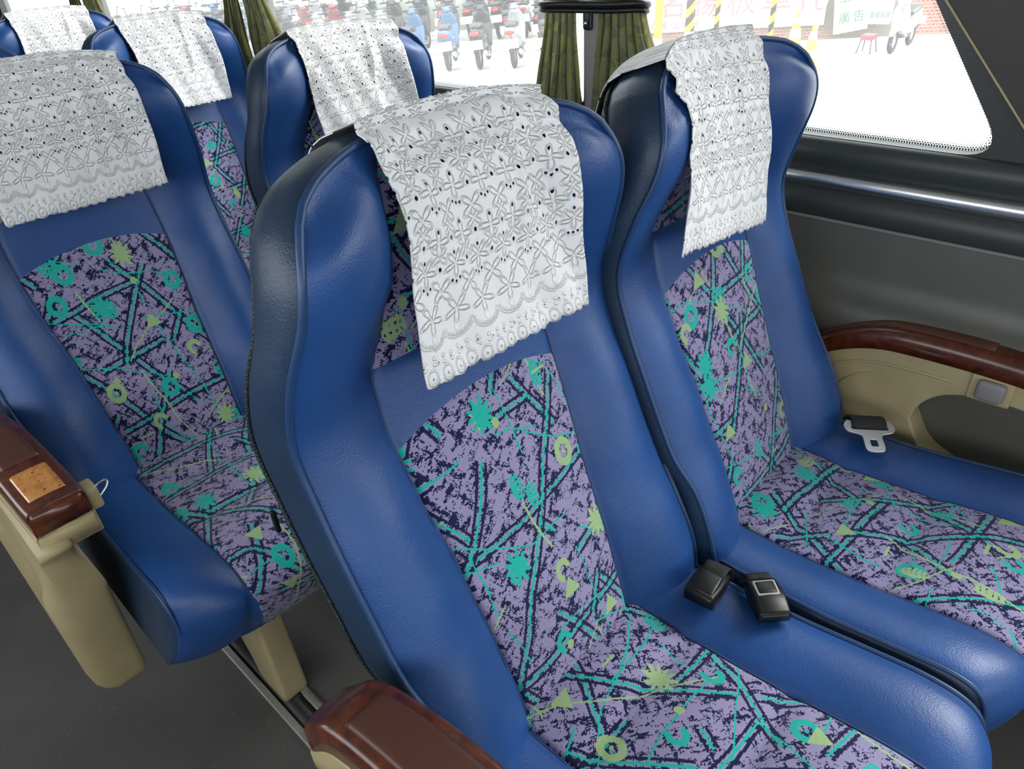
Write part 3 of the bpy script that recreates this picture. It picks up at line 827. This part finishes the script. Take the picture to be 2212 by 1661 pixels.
# overhead rack along the window side
bm = prism_bm([(1.30, 1.70), (.88, 1.78), (.85, 1.84), (.9, 1.9), (1.30, 1.9)], 1, -5, 6.2, 0); struct('trim_11', bm, 'ceiling')

# ---------------------------------------------------------------- wall armrest by the window seat
t = empty('wall_armrest', (1.24, .2, 0), 'arched wood-topped beige armrest fixed to the wall beside the window seat', 'armrest')
def az(y): return .622 - .30*(y-.145)**2 - .55*max(y-.25, 0)**2*4
ys = [.52 - .0145*k for k in range(66)]
def strip_obj(name, prof, m, par, yr=ys):
    rows = [[Vector((px-1.24, y-.2, az(y)+dz)) for px, dz in prof] for y in yr]
    bm, V = grid_bm(rows, closed=True); bm.faces.new(V[0]); bm.faces.new(V[-1][::-1]); return from_bm(name, bm, m, par)
cap = strip_obj('armrest_cap', [(1.296, .010), (1.240, .003), (1.226, .001), (1.220, -.005), (1.217, -.014), (1.218, -.036), (1.296, -.036)], 'wood', t)
strip_obj('arm_pad', [(1.285, .004), (1.283, .0095), (1.262, .0075), (1.238, .0042), (1.236, -.002)], 'pad', cap, [y for y in ys if .10 < y < .45])
strip_obj('burl_inlay', [(1.285, .004), (1.283, .0115), (1.240, .0055), (1.238, -.002)], 'inlay', cap, [y for y in ys if -.02 < y < .078])
# beige body: outline with a scooped opening underneath
body_top = [(y, az(y)-.034) for y in ys if y > -.36]
outer = body_top + [(-.36, .30), (.52, .30)]
hole = cr([(.205, .455), (.198, .490), (.172, .522), (.130, .540), (.07, .545), (-.05, .535), (-.20, .50), (-.33, .46), (-.33, .33), (-.05, .34), (.08, .36), (.165, .395), (.205, .455)], 60)[:-1]
cu = bpy.data.curves.new('b', 'CURVE'); cu.dimensions = '2D'; cu.fill_mode = 'BOTH'; cu.extrude = .030; cu.bevel_depth = .004; cu.bevel_resolution = 2
for L in (outer, hole):
    s = cu.splines.new('POLY'); s.points.add(len(L)-1); s.use_cyclic_u = True
    for q, (a, b) in zip(s.points, L): q.co = (a, b, 0, 1)
tmp = bpy.data.objects.new('tmp', cu); C.objects.link(tmp)
me = bpy.data.meshes.new_from_object(tmp.evaluated_get(bpy.context.evaluated_depsgraph_get())); bpy.data.objects.remove(tmp)
for v in me.vertices: y, z, w = v.co; v.co = (1.258+w-1.24, y-.2, z)
body = link('armrest_body', me, 'beige', t, smooth=False)
rib = tube_bm([(1.2245-1.24, y-.2, az(y)-.066) for y in ys if .15 < y < .5], .0032, 8); from_bm('moulded_rib', rib, 'beige', body)
arc = cr([(.345, .425), (.338, .47), (.315, .505), (.28, .525), (.235, .532)], 30)
from_bm('moulded_arc', tube_bm([(1.2245-1.24, y-.2, z) for y, z in arc], lambda s: .0035*math.sin(PI*min(max(s, .06), .94))**.5, 8), 'beige', body)
fr = from_bm('button_frame', box_bm((1.218-1.24, .068-.2, .538), (1.228-1.24, .132-.2, .592), .004), 'beige', t)
from_bm('recline_button', box_bm((1.206-1.24, .078-.2, .546), (1.222-1.24, .120-.2, .582), .007), 'pillar', t)

# ---------------------------------------------------------------- curtains with their tie bands
def curtain(label, ytop, ybot, ztie, zbot, z1, x, folds, seed, flare=0.0, back=.0):
    rnd = random.Random(seed); rows, uvs = [], []
    nz, nyy = 60, 180
    phs = [rnd.uniform(-.6, .6) for _ in range(folds+2)]
    for i in range(nz+1):
        z = z1 + (zbot-z1)*i/nz
        k = smst(ztie, zbot, z) if z < ztie else -smst(ztie, z1, z)
        a = ytop[0] + (ybot[0]-ytop[0])*abs(k)*(1 if k > 0 else .6); b = ytop[1] + (ybot[1]-ytop[1])*abs(k)*(1 if k > 0 else .6)
        amp = .009 + .013*abs(k)
        r, q = [], []
        for j in range(nyy+1):
            u = j/nyy; c = u*folds; ph = phs[int(c)]*(1-abs((c % 1)*2-1))
            xx = x - amp*math.sin(c*2*PI+ph)*1.0 + .006*math.sin(z*19+u*9+seed)*abs(k) + back*abs(k)
            yy = a + (b-a)*u + amp*.45*math.sin(c*4*PI+ph*2) + .004*math.sin(z*25+c*2)*abs(k) + flare*(u**4)*max(k, 0)
            r.append(Vector((xx, yy, z))); q.append((u*folds*.055, z))
        rows.append(r); uvs.append(q)
    bm, _ = grid_bm(rows, uvs); o = from_bm('window_curtain', bm, 'curtain')
    return tag(o, label, 'curtain', 'olive window curtains')
curtain('olive curtain on the left of the grey pillar beside the nearest window', (.995, 1.075), (.985, 1.115), 1.115, .875, 1.62, 1.262, 5, 1)
curtain('olive curtain on the right of the grey pillar, pulled over the nearest window', (.930, .835), (.945, .79), 1.115, .875, 1.62, 1.262, 6, 2, flare=-.05)
curtain('olive curtain at the second pillar, right half', (2.275, 2.20), (2.29, 2.13), 1.14, .9, 1.62, 1.262, 5, 3, flare=-.05)
curtain('olive curtain at the second pillar, left half', (2.345, 2.42), (2.34, 2.47), 1.14, .9, 1.62, 1.262, 5, 4)
curtain('olive curtain at the furthest pillar, right half', (3.62, 3.50), (3.63, 3.46), 1.12, .9, 1.62, 1.262, 5, 5)
curtain('olive curtain at the furthest pillar, left half', (3.70, 3.78), (3.69, 3.84), 1.12, .9, 1.62, 1.262, 5, 6)
def tie(label, y0, y1, z):
    t = empty('curtain_tie', (1.262, (y0+y1)/2, z), label, 'curtain tie', 'black curtain ties'); h = (y1-y0)/2
    pts = [Vector((.026*math.sin(a)*1.0, h*math.copysign(abs(math.cos(a))**.35, math.cos(a)), .003*math.sin(a*2))) for a in [2*PI*k/60 for k in range(60)]]
    from_bm('elastic_band', tube_bm(pts, .0072, 8, closed=True), 'black_plastic', t)
    pts = [p + Vector((0, 0, -.011)) for p in pts]; from_bm('elastic_band', tube_bm(pts, .005, 8, closed=True), 'black_plastic', t)
    from_bm('wall_hook', box_bm((-.005, -.009+.012, -.050), (.016, .009+.012, -.004), .006), 'black_plastic', t)
    from_bm('hook_screw', tube_bm([(-.008, .012, -.036), (-.004, .012, -.036)], .004, 10), 'chrome', t)
    return t
tie('black elastic curtain tie round the nearest pair of curtains', .828, 1.082, 1.108)
tie('black elastic curtain tie round the second pair of curtains', 2.18, 2.43, 1.145)
tie('black elastic curtain tie round the furthest pair of curtains', 3.49, 3.79, 1.125)

# ---------------------------------------------------------------- the street outside
GZ = -1.15
M['asphalt'] = mat('sunlit concrete street', fn=lambda: {'Base Color': mixc(ss(noise(texco(), .8, 5), .3, .7), (.50, .49, .46), (.58, .57, .54))}, rough=.9)
M['render'] = mat('pale green rendered wall', fn=lambda: {'Base Color': mixc(ss(noise(texco(), 1.2, 5), .3, .7), (.30, .36, .30), (.40, .43, .36))}, rough=.9)
def brick_fn():
    x, y, z = sep(texco()); b = N.nt.nodes.new('ShaderNodeTexBrick'); N.nt.links.new(comb(y - x, z).k, b.inputs['Vector']); b.inputs['Scale'].default_value = 4
    b.inputs['Color1'].default_value = (.24, .08, .055, 1); b.inputs['Color2'].default_value = (.28, .12, .085, 1); b.inputs['Mortar'].default_value = (.4, .38, .34, 1)
    return {'Base Color': mixc(ss(noise(texco(), .9, 4), .45, .6), N(b.outputs[0]), (.17, .165, .13))}
M['brick'] = mat('weathered brick', fn=brick_fn, rough=.9)
M['white_paint'] = mat('white paint', (.75, .76, .75), .3)
M['cloth_white'] = mat('white banner vinyl', (.78, .78, .76), .6)
M['red_ink'] = mat('faded red print', (.62, .16, .18), .7)
M['pink_ink'] = mat('faded pink print', (.55, .12, .25), .7)
M['green_ink'] = mat('dark green print', (.06, .16, .10), .7)
M['orange'] = mat('orange plastic', (.80, .20, .05), .5)
M['red'] = mat('red plastic', (.50, .04, .06), .4)
M['bark'] = mat('tree bark', (.12, .09, .06), .9, fn=lambda: {'Normal': bump(noise(texco(), 12, 5), .8, .03)})
M['leaf'] = mat('dusty leaves', (.10, .17, .05), .7)
M['blue_tarp'] = mat('blue tarpaulin', (.05, .25, .5), .6)
def stripe_fn(p=.30):
    def fn():
        x, y, z = sep(texco()); k = ((z + (y - x)*.8)/p).frac().gt(.5); return {'Base Color': mixc(k, (.02, .02, .02), (.80, .45, .02))}
    return fn
M['stripe'] = mat('yellow and black hazard paint', fn=stripe_fn(), rough=.5)
M['yellow'] = mat('yellow paint', (.80, .50, .03), .5)
struct('ground', box_bm((1.6, -25, GZ-.2), (60, 60, GZ)), 'asphalt')
# the far wall runs obliquely to the bus; u runs along it (to the left in the photograph), w away from the bus
AX = Vector((-.62, .785, 0)); AN = Vector((.785, .62, 0)); O0 = Vector((15.4, 6.0, GZ))
def W_(u, w, z): return O0 + AX*u + AN*w + Vector((0, 0, z))
def wbox(u0, u1, w0, w1, z0, z1, bev=0, bm=None):
    b2 = box_bm((u0, w0, z0), (u1, w1, z1), bev)
    Mx = Matrix.Translation(O0) @ Matrix((AX, AN, Vector((0, 0, 1)))).transposed().to_4x4()
    bmesh.ops.transform(b2, matrix=Mx, verts=b2.verts)
    if bm is None: return b2
    me = bpy.data.meshes.new('t'); b2.to_mesh(me); b2.free(); bm.from_mesh(me); bpy.data.meshes.remove(me); return bm
struct('wall_street', wbox(-9, 4.6, .9, 1.2, 0, .95), 'brick')
struct('wall_far', wbox(-12, 30, 5.6, 5.9, 0, 7), 'render')
WALL_ROT = math.atan2(AX.y, AX.x)
def banner(name, label, u0, u1, z0, z1, lines, w=.82, tilt=0.0, cat='banner'):
    t = empty(name, W_((u0+u1)/2, w, (z0+z1)/2), label, cat)
    t.rotation_euler = (0, tilt, WALL_ROT + PI)
    W2, H2 = (u1-u0)/2, (z1-z0)/2
    n = 24; rows = [[Vector((-W2+2*W2*j/n, .02*math.sin(j*1.3+i*.5), -H2+2*H2*i/8)) for j in range(n+1)] for i in range(9)]
    bm, _ = grid_bm(rows); o = from_bm('sheet', bm, 'cloth_white', t); s = o.modifiers.new('t', 'SOLIDIFY'); s.thickness = .012
    for txt, x, z, size, m in lines:
        cu = bpy.data.curves.new('lettering', 'FONT'); cu.body = txt; cu.size = size; cu.extrude = .004; cu.align_x = 'CENTER'; cu.space_character = 1.25
        tmp = bpy.data.objects.new('tmp', cu); C.objects.link(tmp)
        me = bpy.data.meshes.new_from_object(tmp.evaluated_get(bpy.context.evaluated_depsgraph_get())); bpy.data.objects.remove(tmp)
        if len(me.vertices):
            lo = link('lettering', me, m, t, smooth=False); lo.location = (x, -.035, z); lo.rotation_euler = (PI/2, 0, 0)
    return t
banner('street_banner', 'long white banner with big faded red characters on the street wall', -.25, 3.45, .28, 1.75, [('名揚板車托', .15, -.42, .62, 'red_ink'), ('合置', -1.50, -.66, .17, 'pink_ink'), ('定聯營', -.95, -.66, .17, 'pink_ink')])
banner('hanging_banner', 'white tilted banner with dark green characters, right of the long banner', -.95, -.30, .16, 1.5, [('工廠', 0, -.10, .24, 'green_ink'), ('廣告', 0, -.48, .24, 'green_ink')], .55, -.14)
banner('notice_board', 'white notice sign of dark characters beside the white scooter', -1.55, -1.0, .26, 1.6, [('招租', 0, -.20, .22, 'green_ink'), ('8888', .03, -.55, .16, 'green_ink')], .70, .05, 'sign')
def hazard_pole(label, x, y, h, r, m='stripe', cuff=.35):
    t = empty('hazard_pole', (x, y, GZ), label, 'pole', 'striped street poles')
    from_bm('shaft', tube_bm([(0, 0, cuff), (0, 0, h)], r, 16), m, t)
    from_bm('base_sleeve', tube_bm([(0, 0, 0), (0, 0, cuff)], r*1.05, 16), 'white_paint', t)
hazard_pole('thick yellow and black striped pole right of the curtain, with a pale base', 13.59, 7.9, 3.2, .09, cuff=.42)
hazard_pole('slim yellow and black striped pole, second from the curtain', 14.75, 7.95, 3.0, .05, cuff=.05)
hazard_pole('slim yellow and black striped pole left of the traffic cones', 15.1, 6.93, 2.9, .05, cuff=.05)
hazard_pole('plain yellow pole closest to the curtain', 13.67, 8.66, 3.2, .085, 'yellow', .25)
hazard_pole('plain white pole hugging the curtain edge', 13.5, 8.95, 3.2, .04, 'white_paint', .3)
def cone(label, x, y, bands):
    t = empty('traffic_cone', (x, y, GZ), label, 'traffic cone', 'orange traffic cones')
    from_bm('base', box_bm((-.19, -.19, 0), (.19, .19, .035), .01), 'orange', t)
    prof = lambda z: .13*(1-z/.72)+.022
    from_bm('cone_body', tube_bm([(0, 0, .03+.69*k/12) for k in range(13)], lambda s: prof(.03+.69*s), 20), 'orange', t)
    for a, b in bands: from_bm('reflective_band', tube_bm([(0, 0, a), (0, 0, b)], lambda s: prof(a+(b-a)*s)+.004, 20), 'white_paint', t)
cone('orange traffic cone with white bands nearest the window', 12.96, 5.19, ((.2, .32), (.48, .6)))
cone('orange traffic cone standing further back by the wall', 14.65, 6.22, ((.25, .4), (.5, .6)))
t = empty('signpost', (14.1, 5.72, GZ), 'thin white leaning post between the two cones', 'post'); from_bm('post', tube_bm([(0, 0, 0), (.05, -.25, 1.15)], .02, 10), 'white_paint', t)
t = empty('folding_stool', (15.0, 4.97, GZ), 'small red stool on the kerb left of the white scooter', 'stool'); t.scale = (.75, .75, .75)
from_bm('seat', box_bm((-.17, -.15, .30), (.17, .15, .42), .03), 'red', t)
for a, b in ((-.14, -.12), (.14, -.12), (-.14, .12), (.14, .12)): from_bm('leg', tube_bm([(a, b, .32), (a*1.5, b*1.4, 0)], .014, 8), 'dark', t)
# scooters
M['tyre'] = mat('tyre rubber', (.015, .015, .016), .8)
M['dark_paint'] = mat('dark scooter paint', (.03, .035, .04), .25)
M['grey_paint'] = mat('silver scooter paint', (.35, .37, .38), .25, .4)
M['red_paint'] = mat('dark red scooter paint', (.22, .05, .05), .25)
M['blue_paint'] = mat('blue scooter paint', (.06, .13, .24), .25)
M['lens'] = mat('red tail lamp lens', (.5, .02, .01), .2)
def loft(secs, m, name, par, n=14, power=.75):
    rows = []
    for x, z, w, h in secs:
        rows.append([Vector((x, w*math.copysign(abs(math.cos(a))**power, math.cos(a)), z+h*math.copysign(abs(math.sin(a))**power, math.sin(a)))) for a in [2*PI*k/n for k in range(n)]])
    bm, V = grid_bm(rows, closed=True); bm.faces.new(V[0]); bm.faces.new(V[-1][::-1]); return from_bm(name, bm, m, par)
def make_scooter(paint):
    t = empty('scooter', (0, 0, 0), 'x', 'scooter')
    for x in (.62, -.60):
        ring = [Vector((x+.185*math.cos(a), 0, .235+.185*math.sin(a))) for a in [2*PI*k/26 for k in range(26)]]
        w = from_bm('wheel', tube_bm(ring, .048, 10, closed=True), 'tyre', t)
        bm = tube_bm([(x, -.03, .235), (x, .03, .235)], .12, 16); from_bm('wheel_rim', bm, 'grey_paint', w)
    body = loft(cr([(-.86, .70, .05, .04), (-.72, .62, .12, .12), (-.5, .55, .15, .17), (-.25, .50, .15, .17), (-.08, .40, .13, .12), (.0, .34, .12, .07)], 16), paint, 'tail_body', t)
    loft(cr([(-.05, .30, .13, .04), (.2, .29, .14, .035), (.38, .31, .13, .04)], 8), 'dark_paint', 'footboard', t)
    loft(cr([(.30, .32, .16, .05), (.36, .50, .17, .10), (.40, .70, .18, .13), (.37, .86, .12, .09), (.33, .93, .05, .04)], 14), paint, 'leg_shield', t)
    loft(cr([(.42, .44, .07, .03), (.55, .47, .075, .04), (.70, .45, .07, .035), (.82, .38, .05, .03)], 10), paint, 'front_fender', t)
    loft(cr([(-.70, .76, .09, .03), (-.5, .78, .14, .045), (-.25, .74, .14, .05), (-.05, .70, .11, .04)], 12), 'dark_paint', 'saddle', t)
    loft([(.28, .98, .04, .03), (.34, 1.0, .13, .055), (.42, .97, .12, .06), (.47, .94, .06, .04)], paint, 'headlight_cowl', t)
    from_bm('handlebar', tube_bm([(.24, -.26, 1.02), (.32, -.12, 1.02), (.32, .12, 1.02), (.24, .26, 1.02)], .017, 8), 'dark', t)
    from_bm('fork', tube_bm([(.40, 0, .85), (.62, 0, .24)], .028, 8), 'grey_paint', t)
    for s in (-1, 1):
        m_ = from_bm('mirror', tube_bm([(.27, s*.18, 1.04), (.30, s*.22, 1.20)], .007, 6), 'dark', t)
        loft([(.285, 1.23, .055, .035), (.30, 1.23, .06, .04), (.315, 1.23, .05, .03)], 'grey_paint', 'mirror_glass', m_).location = (0, s*.23, 0)
    loft([(-.90, .66, .07, .03), (-.86, .66, .09, .04), (-.80, .66, .09, .04)], 'lens', 'tail_lamp', t)
    from_bm('number_plate', box_bm((-.95, -.16, .40), (-.935, .16, .56), .004), 'white_paint', t)
    from_bm('exhaust', tube_bm([(-.2, -.16, .22), (-.6, -.17, .26), (-.85, -.17, .33)], .045, 10), 'grey_paint', t)
    from_bm('rear_fender', tube_bm([(-.70, 0, .50), (-.88, 0, .44), (-.95, 0, .34)], .035, 8), 'dark', t)
    return t
M['pearl_paint'] = mat('off-white scooter paint', (.36, .37, .38), .3)
ws = make_scooter('pearl_paint'); fd = AX*.60 - AN*.80; ws.location = Vector((14.95, 4.55, GZ)) - fd*.62; ws.rotation_euler = (0, 0, math.atan2(fd.y, fd.x)); ws.scale = (.86, .86, .86); ws['label'] = 'white scooter parked by the signs, seen through the nearest window'
protos = [make_scooter(p) for p in ('dark_paint', 'grey_paint', 'red_paint', 'blue_paint', 'dark_paint')]
k = 0; used = set()
for row in range(4):
    for i in range(16):
        pi_ = random.choice([0, 1, 1, 4, 4, 0, 4, 0, 2, 3]); p = protos[pi_]
        if pi_ in used: o = copy_tree(p)
        else: o = p; used.add(pi_)
        base = Vector((11.95, 10.05, GZ)) + AX*(.68*i + random.uniform(-.03, .03) + .25*(row % 2)) + AN*(2.05*row + random.uniform(-.1, .1))
        o.location = base; o.rotation_euler = (random.uniform(-.09, -.06), 0, math.atan2(AN.y, AN.x) + random.uniform(-.04, .04))
        o['group'] = 'parked scooters outside the window'; k += 1
        o['label'] = '%s scooter parked in the %s outside' % (['dark grey', 'silver', 'dark red', 'blue', 'black'][pi_], ['row nearest the bus', 'second row from the bus', 'third row from the bus', 'row against the pale green wall'][row])
for i, p in enumerate(protos):
    if i not in used:
        for ch in p.children_recursive: bpy.data.objects.remove(ch)
        bpy.data.objects.remove(p)
# trees by the wall
def tree(label, x, y, r, seed):
    rnd = random.Random(seed); t = empty('street_tree', (x, y, GZ), label, 'tree', 'street trees')
    pts = [Vector((0, 0, 0))]
    for q in range(9): pts.append(pts[-1] + Vector((rnd.uniform(-.05, .05), rnd.uniform(-.05, .05), .5)))
    from_bm('trunk', tube_bm(pts, lambda s: r*(1-.5*s), 12), 'bark', t)
    bm = bmesh.new()
    for q in range(160):
        a = rnd.uniform(0, 2*PI); rr = rnd.uniform(0, .5); c = Vector((rr*math.cos(a), rr*math.sin(a), 4.6+rnd.uniform(-.9, 1.2)))
        d1 = Vector((rnd.uniform(-1, 1), rnd.uniform(-1, 1), rnd.uniform(-.5, .5))).normalized()*.12; d2 = d1.orthogonal().normalized()*.05
        bm.faces.new([bm.verts.new(c+d) for d in (-d1, d2, d1, -d2)])
    from_bm('foliage', bm, 'leaf', t)
tree('street tree trunk behind the parked scooters, further left', 13.0, 22.6, .16, 1)
tree('street tree trunk behind the parked scooters, by the middle of the window', 14.9, 18.4, .14, 2)
tree('street tree trunk behind the parked scooters, nearest the curtain', 17.4, 14.6, .12, 3)
t = empty('blue_tarpaulin', (17.4, 16.8, GZ), 'blue peaked tarpaulin above the parked scooters', 'tarpaulin')
rows = [[Vector((.62*s*math.cos(a), .62*s*math.sin(a), 1.55-1.1*s+.05*math.sin(a*5)*s)) for a in [2*PI*k/20 for k in range(20)]] for s in [.05+.95*j/8 for j in range(9)]]
bm, _ = grid_bm(rows, closed=True); from_bm('sheet', bm, 'blue_tarp', t)
